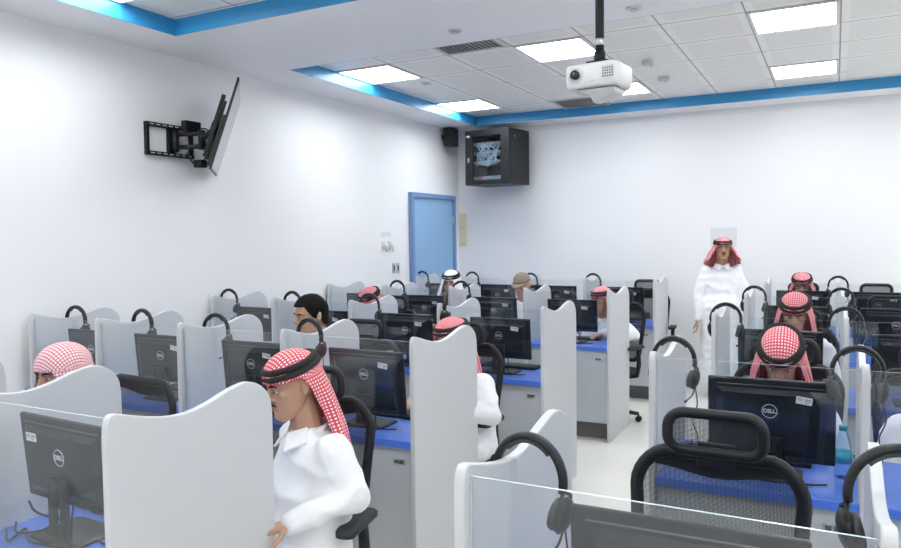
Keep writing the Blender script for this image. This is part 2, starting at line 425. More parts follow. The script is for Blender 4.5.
# network rack on far wall
t = thing('network_cabinet', 'black wall-mounted network cabinet with a glass door full of pale cables', 'cabinet', (.70, 8.54, 2.44)); t.rotation_euler = (0, 0, math.radians(-7)); t.scale = (1.08, 1.05, 1)
bm = bmesh.new(); box(bm, -.305,-.29,.03,.50,0,.70); box(bm, .29,.305,.03,.50,0,.70); box(bm, -.29,.29,.03,.50,0,.015); box(bm, -.29,.29,.03,.50,.685,.70); box(bm, -.29,.29,.488,.50,.015,.685)
obj('body', bm, M['black'], t, bevel=.004)
fr = bmesh.new()
for b in ((-.305,-.20,0,.70),(.19,.305,0,.70),(-.20,.19,0,.05),(-.20,.19,.62,.70)): box(fr, b[0],b[1],0,.028,b[2],b[3])
dr = obj('door', fr, M['black'], t, bevel=.003)
one((-.20,.19,.01,.016,.05,.62), 'pane', M['rackglass'], dr)
bm = bmesh.new(); box(bm, -.265,-.245,-.012,0,.29,.35); obj('handle', bm, M['silver'], dr, bevel=.003)
bm = bmesh.new(); ellipsoid(bm, (-.26,-.003,.625), (.028,.004,.016)); obj('badge', bm, M['sticker'], dr, smooth=True)
bm = bmesh.new(); box(bm, -.28,.28,.10,.40,.07,.115); sw = obj('network_switch', bm, M['silver'], t, bevel=.003)
bm = bmesh.new(); box(bm, -.14,-.12,.095,.1,.085,.1); obj('status_light', bm, M['red'], sw)
bm = bmesh.new(); box(bm, -.28,.28,.14,.40,.28,.32); box(bm, -.28,.28,.14,.40,.40,.44); box(bm, -.28,.28,.14,.40,.52,.56); obj('patch_panel', bm, M['silver'], t)
for k in range(34):
    r1, r2 = random.uniform(-.19,.17), random.uniform(-.18,.18); za, zb = random.choice((.30,.42,.54)), random.choice((.30,.42,.54,.27))
    bm = bmesh.new(); tube(bm, smooth_curve([(r1,.14,za),(r1+random.uniform(-.02,.02),.06,za-.02),((r1+r2)/2,.045,(za+zb)/2-random.uniform(.02,.08)),(r2,.06,zb-.01),(r2,.14,zb)], 5), .006, 6)
    obj('patch_cable', bm, M['cablewhite'], t, smooth=True)
bm = bmesh.new(); disc(bm, (.306,.14,.60), .012, (1,0,0), .006); obj('side_lock', bm, M['silver'], t)

# ------------------------------------------------------------------ television on wall bracket
P1, P2, P3 = Vector((1.037,3.816,2.884)), Vector((.869,3.692,2.258)), Vector((.208,4.682,2.916))
upv = (P1-P2); ax = (P3-P1)
cen = P2 + upv/2 + ax/2
uz = upv.normalized(); ux = -(ax - uz*ax.dot(uz)).normalized(); uy = uz.cross(ux)     # ux towards the near end
TVM = Matrix((ux, uy, uz)).transposed()
tvw, tvh = ax.length, upv.length
tv = thing('television', 'large thin flat television on a swing bracket, seen almost edge-on', 'television', cen); tv.rotation_euler = TVM.to_euler()
sgn = -1 if uy.x > 0 else 1      # room side of the panel along local y
def yb(a, b): a, b = a*sgn, b*sgn; return (min(a,b), max(a,b))
y0, y1 = yb(0, .014); one((-tvw/2, tvw/2, y0, y1, -tvh/2, tvh/2), 'bezel', M['black'], tv, bevel=.004)
y0, y1 = yb(-.004, 0); one((-tvw/2+.012, tvw/2-.012, y0, y1, -tvh/2+.012, tvh/2-.012), 'screen', M['screen'], tv)
y0, y1 = yb(.014, .045); one((-tvw*.33, tvw*.33, y0, y1, -tvh/2+.03, .08), 'back_housing', M['black'], tv, bevel=.012)
br = thing('television_bracket', 'black swing-arm bracket bolted to the left wall behind the television', 'wall bracket', (0, 4.10, 2.55))
bm = bmesh.new()
for z0, z1 in ((-.125,-.095),(.095,.125)): box(bm, 0,.035,-.23,.23,z0,z1)
for y0, y1 in ((-.23,-.20),(-.02,.04),(.20,.23)): box(bm, 0,.03,y0,y1,-.095,.095)
obj('wall_plate', bm, M['black'], br, bevel=.003)
bm = bmesh.new()
for k in range(-3, 4):
    box(bm, .035,.038,k*.06-.018,k*.06+.018,.107,.113); box(bm, .035,.038,k*.06-.018,k*.06+.018,-.113,-.107)
obj('slots', bm, M['sticker'], br)
att = cen + uy*sgn*.09 - Vector((0,4.10,2.55))
bm = bmesh.new()
e = Vector((.26,.10,0))
for z in (-.05,.05): tube(bm, [(.035,.03,z), (e.x,e.y,z)], .018, 8)
disc(bm, (e.x,e.y,0), .03, (0,0,1), .15, 14); tube(bm, [(e.x,e.y,0), att], .022, 8); disc(bm, (.045,.03,0), .028, (0,0,1), .17, 14)
obj('arm', bm, M['black'], br, smooth=False)
bm = bmesh.new(); R4 = Matrix.Translation(att) @ TVM.to_4x4()
for x in (-.16, .16): box(bm, x-.015,x+.015,-.015,.015,-.24,.24, R4)
box(bm, -.16,.16,-.012,.012,-.05,.05, R4); disc(bm, att, .05, uy, .06)
obj('mount_rails', bm, M['black'], br)
bm = bmesh.new(); box(bm, .035,.09,.10,.26,.09,.17); obj('signal_box', bm, M['black'], br, bevel=.005)
bm = bmesh.new(); box(bm, .16,.24,.10,.17,-.21,-.15); obj('power_adapter', bm, M['black'], br, bevel=.005)
bm = bmesh.new()
tube(bm, smooth_curve([(.08,.24,.12),(.16,.26,.10),(.20,.22,-.05),(.22,.15,-.16)], 6), .006, 6)
tube(bm, smooth_curve([(.09,.10,-.09),(.15,.12,-.18),(.24,.14,-.19),(.34,.10,-.18),(.45,.05,-.20),(.40,.10,-.10)], 6), .006, 6)
obj('cable', bm, M['black'], br, smooth=True)

# ------------------------------------------------------------------ projector
pj = thing('projector', 'white ceiling projector hanging on a black pole from the beam', 'projector', (3.485, 4.03, ZS+.018*0), math.radians(-6))
bm = bmesh.new(); tube(bm, [(0,0,-.50),(0,0,0)], .024, 16); obj('pole', bm, M['black'], pj, smooth=True)
bm = bmesh.new(); disc(bm, (0,0,-.005), .06, (0,0,1), .01); obj('ceiling_plate', bm, M['black'], pj)
bm = bmesh.new(); tube(bm, [(0,0,-.405),(0,0,-.37)], .026, 16); obj('collar', bm, M['silver'], pj, smooth=True)
bm = bmesh.new(); box(bm, -.06,.06,-.05,.05,-.512,-.495); 
for sx in (-1,1): tube(bm, [(sx*.03,0,-.5),(sx*.09,-.05,-.515),(sx*.10,-.05,-.535)], .009, 8)
tube(bm, [(0,0,-.44),(0,0,-.50)], .032, 14)
obj('mount', bm, M['black'], pj)
bm = bmesh.new()
def psec(k, dz, z): return [Vector((x*k + .004, y*k - .02, z)) for x, y in rrect(.305-dz, .25-dz, .03)]
loft(bm, [psec(.90,0,-.655), psec(.97,0,-.645), psec(1,0,-.615), psec(1,0,-.545), psec(.97,0,-.53), psec(.90,0,-.525)])
body = obj('body', bm, M['white'], pj, smooth=False)
bm = bmesh.new(); torus(bm, (-.080,-.147,-.585), .036, .006, Matrix.Rotation(PI/2,3,'X')); obj('lens_ring', bm, M['white'], pj, smooth=True)
bm = bmesh.new(); disc(bm, (-.080,-.148,-.585), .024, (0,1,0), .03); ellipsoid(bm, (-.080,-.163,-.585), (.020,.008,.020)); obj('lens', bm, M['screen'], pj, smooth=True)
bm = bmesh.new(); box(bm, .07,.135,-.1465,-.1445,-.615,-.555); 
g = obj('grille', bm, M['ink'], pj)
bm = bmesh.new()
for k in range(6): box(bm, .069+.013*k,.073+.013*k,-.1485,-.146,-.615,-.555)
for k in range(5): box(bm, .07,.135,-.1485,-.146,-.617+.014*k,-.613+.014*k)
obj('grille_bars', bm, M['white'], g)
bm = bmesh.new()      # a folded white cover hanging below the housing
loft(bm, [[Vector((-.09,-.12,-.66)),Vector((.13,-.12,-.66)),Vector((.13,.08,-.66)),Vector((-.09,.08,-.66))],
          [Vector((-.02,-.10,-.69)),Vector((.12,-.09,-.685)),Vector((.12,.04,-.685)),Vector((-.02,.04,-.69))],
          [Vector((-.0,-.09,-.735)),Vector((.09,-.06,-.70)),Vector((.09,.02,-.70)),Vector((0,.0,-.73))]])
obj('dust_cover', bm, M['white'], pj, bevel=.006)
bm = bmesh.new(); ellipsoid(bm, (.02,-.146,-.62), (.012,.003,.006)); obj('sensor_window', bm, M['base'], pj)
bm = bmesh.new()
for k in range(3): disc(bm, (-.11+.035*k,-.06,-.523), .012, (0,0,1), .008, 12)
obj('dials', bm, M['base'], pj)

# ------------------------------------------------------------------ cubicles
ROW = {'A': 1.27, 'B': 2.866, 'C': 4.459, 'D': 6.049, 'E': 7.76}
LX = {'A': [.04, .75, 1.465, 2.205, 2.962], 'B': [.085, .735, 1.428, 2.168, 2.936], 'C': [.04, .70, 1.447, 2.204, 2.974],
      'D': [.04, .71, 1.452, 2.207, 2.966], 'E': [.04, .735, 1.47, 2.221, 2.977]}
RXP = {'A': [3.997, 4.733, 5.47], 'B': [4.026, 4.752, 5.48], 'C': [4.032, 4.712, 5.42], 'D': [4.045, 4.709, 5.40], 'E': [4.05, 4.683, 5.36]}
RN = {'A': 'front row', 'B': 'second row', 'C': 'third row', 'D': 'fourth row', 'E': 'last row'}
ON = ['first', 'second', 'third', 'fourth', 'fifth']
DZ = .815; PT = .024; PL = .672
prof = [(.0,1.245),(.003,1.280),(.012,1.300),(.028,1.306),(.065,1.297),(.14,1.276),(.22,1.260),(.30,1.257),(.38,1.270),(.45,1.288),(.51,1.300),(.555,1.302),(.60,1.289),(.635,1.266),(.662,1.232),(.672,1.18)]
def panel_mesh():
    pts = [Vector((0, y, z)) for y, z in prof]; pts = smooth_curve(pts, 4)
    pts = [Vector((0,0,0))] + pts + [Vector((0,PL,0))]
    bm = bmesh.new()
    loft(bm, [[Vector((s*PT/2, p.y, p.z)) for p in pts] for s in (-1, 1)])
    for f in bm.faces: f.smooth = False
    bmesh.ops.recalc_face_normals(bm, faces=bm.faces)
    me = bpy.data.meshes.new('partition'); bm.to_mesh(me); bm.free(); me.materials.append(M['panel']); return me
pm = panel_mesh()
def partition(x, y, lab, grp, near_left=False):
    o = bpy.data.objects.new('partition', pm); C.objects.link(o); o.location = (x, y - (.02 if near_left else 0), 0); o.scale.y = .945 if near_left else 1; tag(o, lab, 'partition', grp)
    b = o.modifiers.new('bevel', 'BEVEL'); b.width = .004; b.segments = 2; b.limit_method = 'ANGLE'; b.angle_limit = math.radians(60)

def desk(x0, x1, y, lab, grp):
    t = thing('desk', lab, 'desk', ((x0+x1)/2, y, 0), 0, grp); h = (x1-x0)/2 - PT/2 - .0005
    one((-h,h,.002,.60,DZ-.035,DZ), 'worktop', M['blue'], t, bevel=.003)
    one((-h,h,.03,.048,.155,DZ-.035), 'front_panel', M['front'], t)
    one((-h,h,.12,.135,0,.157), 'gap_shade', M['gap_shade'], t)  # thin dark panel added in the open toe gap, shade in its colour
    if h > .2:
        s = one((h-.11,h-.05,.026,.03,.695,.722), 'socket_plate', M['silver'], t, bevel=.001)
        bm = bmesh.new(); box(bm, h-.105,h-.085,.024,.026,.70,.717); box(bm, h-.078,h-.058,.024,.026,.70,.717); obj('socket', bm, M['ink'], s)
def screen(x0, x1, y, lab, grp):
    t = thing('glass_screen', lab, 'glass screen', ((x0+x1)/2, y+.028, DZ), 0, grp); h = (x1-x0)/2 - PT/2 - .001
    bm = bmesh.new(); fs = box(bm, -h+.001,h-.001,-.003,.003,.004,1.283-DZ); fs[1].material_index = 1
    obj('glass_pane', bm, None, t, mats=[M['glass'], M['edge_highlight']])
    for s in (-1, 1):
        bm = bmesh.new(); box(bm, min(s*h,s*(h-.004)),max(s*h,s*(h-.004)),-.006,-.003,0,1.27-DZ); box(bm, min(s*h,s*(h-.004)),max(s*h,s*(h-.004)),.003,.006,0,1.27-DZ); obj('edge_channel', bm, M['base'], t)
PG = {'L': 'wavy-topped partitions of left block', 'R': 'wavy-topped partitions of right block'}
for r, y in ROW.items():
    xs_ = LX[r]
    for k, x in enumerate(xs_):
        if r == 'A' and k < 2: continue
        e = ' at the aisle end' if k == 4 else (' beside the left wall' if k == 0 else '')
        partition(x, y, 'grey wavy partition, %s from the wall%s, %s of left block' % (ON[k], '' if k == 0 else e, RN[r]), PG['L'], r == 'A')
    if r != 'A':
        desk(0, xs_[0], y, 'narrow blue desk filler against the left wall, %s' % RN[r], 'blue desk tops of left block') if xs_[0] > .06 else None
    for k in range(4):
        if r == 'A' and k < 2: continue
        desk(xs_[k], xs_[k+1], y, 'blue-topped grey desk, %s cubicle from the wall, %s of left block' % (ON[k], RN[r]), 'blue-topped desks of left block')
        screen(xs_[k], xs_[k+1], y, 'clear glass screen, %s cubicle from the wall, %s of left block' % (ON[k], RN[r]), 'glass screens of left block')
    xr = RXP[r]
    for k in range(3):
        partition(xr[k], y, 'grey wavy-topped partition, %s from the aisle, %s of right block' % (ON[k], RN[r]), PG['R'])
    for k in range(2):
        desk(xr[k], xr[k+1], y, 'blue-topped grey desk, %s cubicle from the aisle, %s of right block' % (ON[k], RN[r]), 'blue-topped desks of right block')
        screen(xr[k], xr[k+1], y, 'clear glass screen, %s cubicle from the aisle, %s of right block' % (ON[k], RN[r]), 'glass screens of right block')

# ------------------------------------------------------------------ monitors
def text_mesh(s, size, name):
    cu = bpy.data.curves.new(name, 'FONT'); cu.body = s; cu.size = size; cu.extrude = .0006; cu.offset = size*.03; cu.align_x = 'CENTER'; cu.align_y = 'CENTER'; cu.space_character = .92
    o = bpy.data.objects.new(name, cu); C.objects.link(o); dg = bpy.context.evaluated_depsgraph_get(); dg.update()
    me = bpy.data.meshes.new_from_object(o.evaluated_get(dg)); bpy.data.objects.remove(o); return me
lm = text_mesh('DELL', .021, 'logo_text'); lm.materials.clear(); lm.materials.append(M['logo'])
def make_monitor(W_=.456, H_=.285, top=.385, sx=.12, srot=.12, label=''):
    t = thing('monitor', label, 'monitor', (0,0,0)); z1 = top; z0 = top-H_
    tl = bpy.data.objects.new('screen_housing', None)
    bm = bmesh.new()
    R4 = Matrix.Translation((0,0,(z0+z1)/2)) @ Matrix.Rotation(math.radians(5), 4, 'X') @ Matrix.Translation((0,0,-(z0+z1)/2))
    box(bm, -W_/2,W_/2,0,.018,z0,z1, R4)
    hs = obj('housing', bm, M['monitor'], t, bevel=.006)
    bm = bmesh.new()     # bulged centre of the back
    k = .02
    lo = [(-W_/2+.03,z0+.02),(W_/2-.03,z0+.02),(W_/2-.03,z1-.035),(-W_/2+.03,z1-.035)]
    li = [(-W_/2+.055,z0+.05),(W_/2-.055,z0+.05),(W_/2-.055,z1-.055),(-W_/2+.055,z1-.055)]
    loft(bm, [[R4 @ Vector((x,0.001,z)) for x, z in lo], [R4 @ Vector((x,-.016,z)) for x, z in li]])
    for f in bm.faces: f.smooth = False
    obj('back_cover', bm, M['monitor'], t, bevel=.004)
    bm = bmesh.new()
    box(bm, -W_/2+.035,W_/2-.035,-.0035,.001,z1-.027,z1-.024, R4)
    obj('groove', bm, M['ink'], t)
    bm = bmesh.new()
    for i in range(26):
        for j in range(2):
            x = -W_/2+.045+i*(W_-.09)/25; 
            if abs(x) < .05: continue
            box(bm, x-.003,x+.003,-.002,.001,z0+.010+j*.008-.002,z0+.010+j*.008+.002, R4)
    obj('vent_slots', bm, M['base'] if False else M['greypad'], t)
    bm = bmesh.new(); box(bm, -W_/2+.008,W_/2-.008,.018,.0195,z0+.012,z1-.008, R4); obj('screen', bm, M['screen'], t)
    bm = bmesh.new(); torus(bm, (0,-.0165,0), .0265, .0013, Matrix.Rotation(PI/2,3,'X'), 36, 6)
    lg = obj('logo_ring', bm, M['logo'], t, smooth=True); lg.matrix_local = R4 @ Matrix.Translation((0,0,z1-.12))
    lt = bpy.data.objects.new('logo_text', lm); C.objects.link(lt); lt.parent = t; lt.matrix_local = R4 @ Matrix.Translation((0,-.0170,z1-.12)) @ Matrix.Rotation(PI/2,4,'X')
    # paper label
    RL = R4 @ Matrix.Translation((sx,-.0175 if abs(sx) < W_/2-.08 else -.009,z1-.068)) @ Matrix.Rotation(srot,4,'Y')
    bm = bmesh.new(); box(bm, -.028,.028,-.0012,0,-.014,.014, RL); st = obj('paper_label', bm, M['sticker'], t)
    bm = bmesh.new()
    for b in ((.002,.024,.004,.0065),(.002,.022,-.001,.001),(.002,.018,-.008,-.006),(-.024,-.004,.006,.008),(-.024,-.006,0,.002)): box(bm, b[0],b[1],-.0018,-.0012,b[2],b[3], RL)
    obj('label_print', bm, M['ink'], st)
    # stand
    def nsec(z, w_, y, d): return [Vector((-w_/2,y-d/2,z)),Vector((w_/2,y-d/2,z)),Vector((w_/2,y+d/2,z)),Vector((-w_/2,y+d/2,z))]
    bm = bmesh.new(); 
    box(bm, -.045,-.018,-.034,-.014,.012,z0+.10); box(bm, .018,.045,-.034,-.014,.012,z0+.10)
    box(bm, -.018,.018,-.034,-.014,.012,.05); box(bm, -.018,.018,-.034,-.014,.105,z0+.10)
    obj('stand_neck', bm, M['black'], t, bevel=.004)
    bm = bmesh.new(); loft(bm, [[Vector((x,y+.03,z)) for x, y in rrect(w_,d_,.02)] for z, w_, d_ in ((0,.235,.185),(.008,.235,.185),(.014,.215,.165))]); 
    for f in bm.faces: f.smooth = False
    obj('stand_base', bm, M['black'], t)
    bm = bmesh.new(); tube(bm, smooth_curve([(.06,-.012,z0+.03),(.075,-.03,z0-.03),(.07,-.03,.03),(.12,-.05,.006),(.2,-.03,.006)], 5), .0035, 6); obj('cable', bm, M['black'], t, smooth=True)
    return t
protos = {}
def monitor(kind, x, y, rz, lab):
    pr = protos.get(kind)
    grp = 'black desktop monitors in the cubicles'
    if pr is None:
        a = {'std': dict(), 'tall': dict(H_=.32), 'left': dict(sx=-.140, srot=0.0), 'small': dict(W_=.43)}[kind]
        pr = make_monitor(label=lab, **a); protos[kind] = pr; pr.location = (x, y, DZ); pr.rotation_euler = (0,0,rz); pr['group'] = grp
    else: pr = dup(pr, (x, y, DZ), rz, lab, grp)
    return pr
def mlab(side, r, k, extra='black monitor seen from behind'):
    return '%s, %s cubicle from the %s, %s of %s block' % (extra, ON[k], 'wall' if side == 'L' else 'aisle', RN[r], 'left' if side == 'L' else 'right')
MON = []
for r in 'BCDE':
    for k in range(4): MON.append(('L', r, k))
MON.append(('L', 'A', 3))
for r in 'ABCDE':
    for k in range(2):
        if (r, k) in (('A', 1),): continue
        MON.append(('R', r, k))
dx = {('L','A',3): -.10, ('R','B',0): .048, ('R','C',0): 0, ('R','B',1): .04, ('L','B',0): .04, ('R','A',0): .03, ('R','D',0): .01}
kd = {('L','A',3): 'left', ('R','B',0): 'tall', ('L','B',3): 'tall'}
for s, r, k in MON:
    X = (LX if s == 'L' else RXP)[r]; cx = (X[k]+X[k+1])/2 + dx.get((s,r,k), 0)
    monitor(kd.get((s,r,k), 'std'), cx, ROW[r]+.19, random.uniform(-.03,.03) if (s,r,k) != ('L','A',3) else -.05, mlab(s, r, k))

# keyboards and mice where desk tops can be seen
def make_keyboard(lab):
    t = thing('keyboard', lab, 'keyboard', (0,0,0)); 
    bm = bmesh.new(); box(bm, -.21,.21,-.065,.065,0,.016); obj('case', bm, M['black'], t, bevel=.004)
    bm = bmesh.new()
    for j in range(5):
        for i in range(20): x = -.2+i*.0202; box(bm, x,x+.0165,-.055+j*.0225,-.037+j*.0225,.016,.022)
    obj('keys', bm, M['greypad'], t); return t
def make_mouse(lab):
    t = thing('computer_mouse', lab, 'mouse', (0,0,0)); bm = bmesh.new(); ellipsoid(bm, (0,0,.012), (.03,.055,.022))
    bmesh.ops.bisect_plane(bm, geom=bm.verts[:]+bm.edges[:]+bm.faces[:], plane_co=(0,0,.0005), plane_no=(0,0,-1), clear_outer=True)
    obj('shell', bm, M['black'], t, smooth=True); bm = bmesh.new(); disc(bm, (0,.03,.031), .007, (1,0,0), .006); obj('scroll_wheel', bm, M['greypad'], t); return t
kp = mp = None
for s, r, k in (('L','B',1),('L','B',3),('L','C',3),('L','D',3),('R','B',0),('L','E',3),('L','A',3),('R','C',0)):
    X = (LX if s == 'L' else RXP)[r]; cx = (X[k]+X[k+1])/2; loc = (cx-.02, ROW[r]+.43, DZ)
    lab = mlab(s, r, k, 'black keyboard behind the monitor')
    if kp is None: kp = make_keyboard(lab); kp.location = loc; kp['group'] = 'black keyboards on the blue desks'
    else: dup(kp, loc, 0, lab, 'black keyboards on the blue desks')
    loc = (cx-.285, ROW[r]+.42, DZ); lab = mlab(s, r, k, 'black mouse by the keyboard')
    if mp is None: mp = make_mouse(lab); mp.location = loc; mp['group'] = 'black mice on the blue desks'
    else: dup(mp, loc, 0, lab, 'black mice on the blue desks')

# cable tangle on the front left desk
t = thing('desk_cables', 'loose black cables tangled on the front left blue desk', 'cables', (2.3, 1.35, DZ))
for pts in ([(-.07,.10,.01),(.02,.05,.01),(.10,.09,.02),(.13,.12,.06)], [(-.06,.06,.006),(.05,.0,.006),(.0,.09,.006),(.12,.03,.006),(.3,.06,.006)], [(-.06,.14,.07),(.02,.12,.05),(.12,.18,.006),(.35,.12,.006)]):
    bm = bmesh.new(); tube(bm, smooth_curve(pts, 8), .004, 6); obj('cable', bm, M['black'], t, smooth=True)

# ------------------------------------------------------------------ headphones
def make_headphones(lab):
    """origin on the panel's top; the band arches over towards +x"""
    t = thing('headphones', lab, 'headphones', (0,0,0))
    cx, cz, a, b = .0, -.028, .084, .092
    arc = [Vector((cx + a*math.cos(math.radians(th)), 0, cz + b*math.sin(math.radians(th)))) for th in range(-12, 193, 8)]
    bm = bmesh.new(); tube(bm, arc, .0088, 10, flat=1.0, upv=(0,1,0)); 
    for v in bm.verts: v.co.y *= 1.7
    obj('headband', bm, M['black'], t, smooth=True)
    bm = bmesh.new(); inner = [Vector((cx + (a-.009)*math.cos(math.radians(th)), 0, cz + (b-.009)*math.sin(math.radians(th)))) for th in range(45, 136, 8)]
    tube(bm, inner, .007, 8, upv=(0,1,0))
    for v in bm.verts: v.co.y *= 1.9
    obj('band_padding', bm, M['greypad'], t, smooth=True)
    for s in (-1, 1):
        x = cx + s*a
        bm = bmesh.new(); R = Matrix.Rotation(s*.22, 3, 'Y')
        ellipsoid(bm, (x+s*.0,0,-.098), (.018,.036,.042), R); c = obj('ear_cup', bm, M['black'], t, smooth=True)
        bm = bmesh.new(); torus(bm, (x-s*.016,0,-.098), .027, .0105, R @ Matrix.Rotation(PI/2,3,'Y'), 24, 8, 0.85); obj('cushion', bm, M['greypad'], c, smooth=True)
        bm = bmesh.new(); tube(bm, [(x+s*.004,.024,-.09),(x+s*.006,.022,-.058),(x+s*.0,0,-.045),(x+s*.006,-.022,-.058),(x+s*.004,-.024,-.09)], .005, 8); obj('yoke', bm, M['black'], t, smooth=True)
    bm = bmesh.new(); tube(bm, smooth_curve([(a,0,-.13),(a-.005,-.02,-.16),(a-.02,-.045,-.178)], 5), .003, 6); ellipsoid(bm, (a-.022,-.05,-.18), (.006,.012,.006)); obj('microphone_boom', bm, M['black'], t, smooth=True)
    bm = bmesh.new(); tube(bm, smooth_curve([(a,.01,-.135),(a+.01,.0,-.20),(a-.01,.01,-.27),(a+.005,.03,-.34),(a,.04,-.425)], 6), .0025, 6); obj('cable', bm, M['black'], t, smooth=True)
    return t
def ptop(dy):
    for (a, za), (b, zb) in zip(prof, prof[1:]):
        if a <= dy <= b: return za + (zb-za)*(dy-a)/(b-a)
hp = None
HP = []   # side,row,panel index, along-panel offset, x offset, rotation, tilt about y, lift
for (s, r, k, dy, ox, rz) in [('L','B',0,.30,.045,.1),('L','B',1,.30,.045,0),('L','B',2,.24,.045,.15),('L','B',3,.17,.045,-.1),
        ('L','C',0,.16,.045,.1),('L','C',1,.20,.04,0),('L','C',2,.20,.045,.1),('L','C',3,.07,.02,2.0),
        ('L','D',1,.20,.045,0),('L','D',2,.16,.045,.15),('L','E',0,.16,.045,0),('L','E',1,.16,.045,0),('L','E',2,.2,.045,0),('L','E',3,.18,.045,.1),
        ('R','A',0,.22,.062,-.12),('R','B',0,.17,.052,-.1),('R','C',0,.14,.05,.1),('R','D',0,.14,.05,0),
        ('R','A',1,.27,.03,.15),('R','B',1,.18,-.02,.1),('R','C',1,.18,.0,0),('R','D',1,.16,-.01,0),('R','E',1,.16,.0,.1)]:
    X = (LX if s == 'L' else RXP)[r]; z = ptop(dy) - .004
    lab = 'black headphones on the %s partition from the %s, %s of %s block' % (ON[k], 'wall' if s == 'L' else 'aisle', RN[r], 'left' if s == 'L' else 'right')
    loc = (X[k]+ox, ROW[r]+dy, z + (.05 if (r, k) == ('A', 1) else (.002 if r == 'A' else .014)))
    if hp is None: hp = make_headphones(lab); hp.location = loc; hp.rotation_euler = (0,0,rz); hp['group'] = 'headphones hung over the partitions'; o = hp
    else: o = dup(hp, loc, rz, lab, 'headphones hung over the partitions')
    HP.append(o)

# ------------------------------------------------------------------ office chairs
def make_chair(lab):
    t = thing('office_chair', lab, 'chair', (0,0,0)); by = .245
    def back(u, v, h=.56, w_=.48, zt=1.11):      # u -1..1 across, v 0..1 up
        return Vector((u*w_/2*(.86+.14*math.sin(PI*min(v,1)*.6)), by + .05*(1-u*u)*.6 - .03*math.cos(v*PI*1.2)+.02, zt-h+h*v - .045*u*u*v))
    outline = [back(x/.5, (z+.5)) for x, z in rrect(1.0, 1.0, .17, 6)]
    bm = bmesh.new(); n_ = len(outline); rs = []
    c = sum(outline, Vector())/n_
    for i in range(n_):
        p = outline[i]; d = (outline[(i+1) % n_]-outline[i-1]).normalized(); a = d.cross(Vector((0,1,0))).normalized()
        rs.append([bm.verts.new(p + a*.021*math.cos(2*PI*j/10) + Vector((0,1,0))*.016*math.sin(2*PI*j/10)) for j in range(10)])
    for i in range(n_): bridge(bm, rs[i], rs[(i+1) % n_])
    obj('backrest_frame', bm, M['black'], t, smooth=True)
    bm = bmesh.new(); N = 14; g = [[bm.verts.new(back(.97*(2*i/N-1), .03+.94*j/N)) for i in range(N+1)] for j in range(N+1)]
    for j in range(N):
        for i in range(N):
            if (i in (0, N-1)) and (j in (0, N-1)): continue
            bm.faces.new((g[j][i], g[j][i+1], g[j+1][i+1], g[j+1][i]))
    obj('backrest_mesh', bm, M['net'], t, smooth=True)
    # solid yoke behind the top of the mesh, wavy lower edge
    bm = bmesh.new(); top_, bot = [], []
    for i in range(17):
        u = -0.78+1.56*i/16; dip = .055*(math.cos(u/.78*PI/2)**1.2) + .035
        top_.append(back(u, .985)); bot.append(back(u, .985-dip/.56*(1.0)))
    for off in (0.004, .03): pass
    loft(bm, [[p+Vector((0,yy,0)) for p in top_] + [p+Vector((0,yy,0)) for p in reversed(bot)] for yy in (.008,.03)])
    obj('upper_support', bm, M['black'], t)
    bm = bmesh.new(); tube(bm, [(0,by+.06,.84),(0,by+.085,.78),(0,by+.10,.6),(0,by+.02,.44),(0,.06,.42)], [.02,.03,.032,.03,.03], 12); obj('spine', bm, M['black'], t, smooth=True)
    # headrest
    hz = 1.170; hr = [Vector((x, by-.01+ .9*x*x*-1.2+.03, hz+z)) for x, z in rrect(.27, .115, .045, 6)]
    bm = bmesh.new(); rs = []; n_ = len(hr)
    for i in range(n_):
        p = hr[i]; d = (hr[(i+1) % n_]-hr[i-1]).normalized(); a = d.cross(Vector((0,1,0))).normalized()
        rs.append([bm.verts.new(p + a*.0165*math.cos(2*PI*j/10) + Vector((0,1,0))*.016*math.sin(2*PI*j/10)) for j in range(10)])
    for i in range(n_): bridge(bm, rs[i], rs[(i+1) % n_])
    obj('headrest_frame', bm, M['black'], t, smooth=True)
    bm = bmesh.new(); N = 10
    g = [[bm.verts.new((x:=.26*(i/N-.5), by+.02-1.08*x*x, hz+.11*(j/4-.5))) if False else bm.verts.new(Vector((.26*(i/N-.5), by+.02-1.08*(.26*(i/N-.5))**2, hz+(.11 if 0 < i < N else .06)*(j/4-.5)))) for i in range(N+1)] for j in range(5)]
    for j in range(4):
        for i in range(N): bm.faces.new((g[j][i], g[j][i+1], g[j+1][i+1], g[j+1][i]))
    obj('headrest_mesh', bm, M['net'], t, smooth=True)
    bm = bmesh.new(); box(bm, -.055,.055,by+.03,by+.05,1.06,1.135); obj('headrest_stem', bm, M['black'], t, bevel=.006)
    # seat
    bm = bmesh.new(); loft(bm, [[Vector((x,y-.02,z)) for x, y in rrect(w_,d_,.09)] for z, w_, d_ in ((.42,.44,.42),(.43,.49,.48),(.465,.50,.49),(.49,.48,.47),(.50,.40,.38))]); obj('seat', bm, M['blackrubber'], t, smooth=True)
    for s in (-1, 1):
        bm = bmesh.new(); tube(bm, [(s*.20,.05,.42),(s*.29,.05,.44),(s*.31,.05,.55),(s*.312,.03,.705)], [.018,.02,.022,.02], 10)
        sup = obj('arm_support', bm, M['black'], t, smooth=True)
        bm = bmesh.new(); loft(bm, [[Vector((s*.312+x,y-.02,z)) for x, y in rrect(w_,d_,.03)] for z, w_, d_ in ((.702,.06,.22),(.708,.075,.26),(.725,.075,.26),(.732,.07,.24))]); obj('arm_pad', bm, M['blackrubber'], sup, smooth=True)
    bm = bmesh.new(); tube(bm, [(0,0,.10),(0,0,.30)], .028, 14); tube(bm, [(0,0,.30),(0,0,.42)], .018, 12); box(bm, -.12,.12,-.12,.12,.40,.42); obj('gas_lift', bm, M['black'], t)
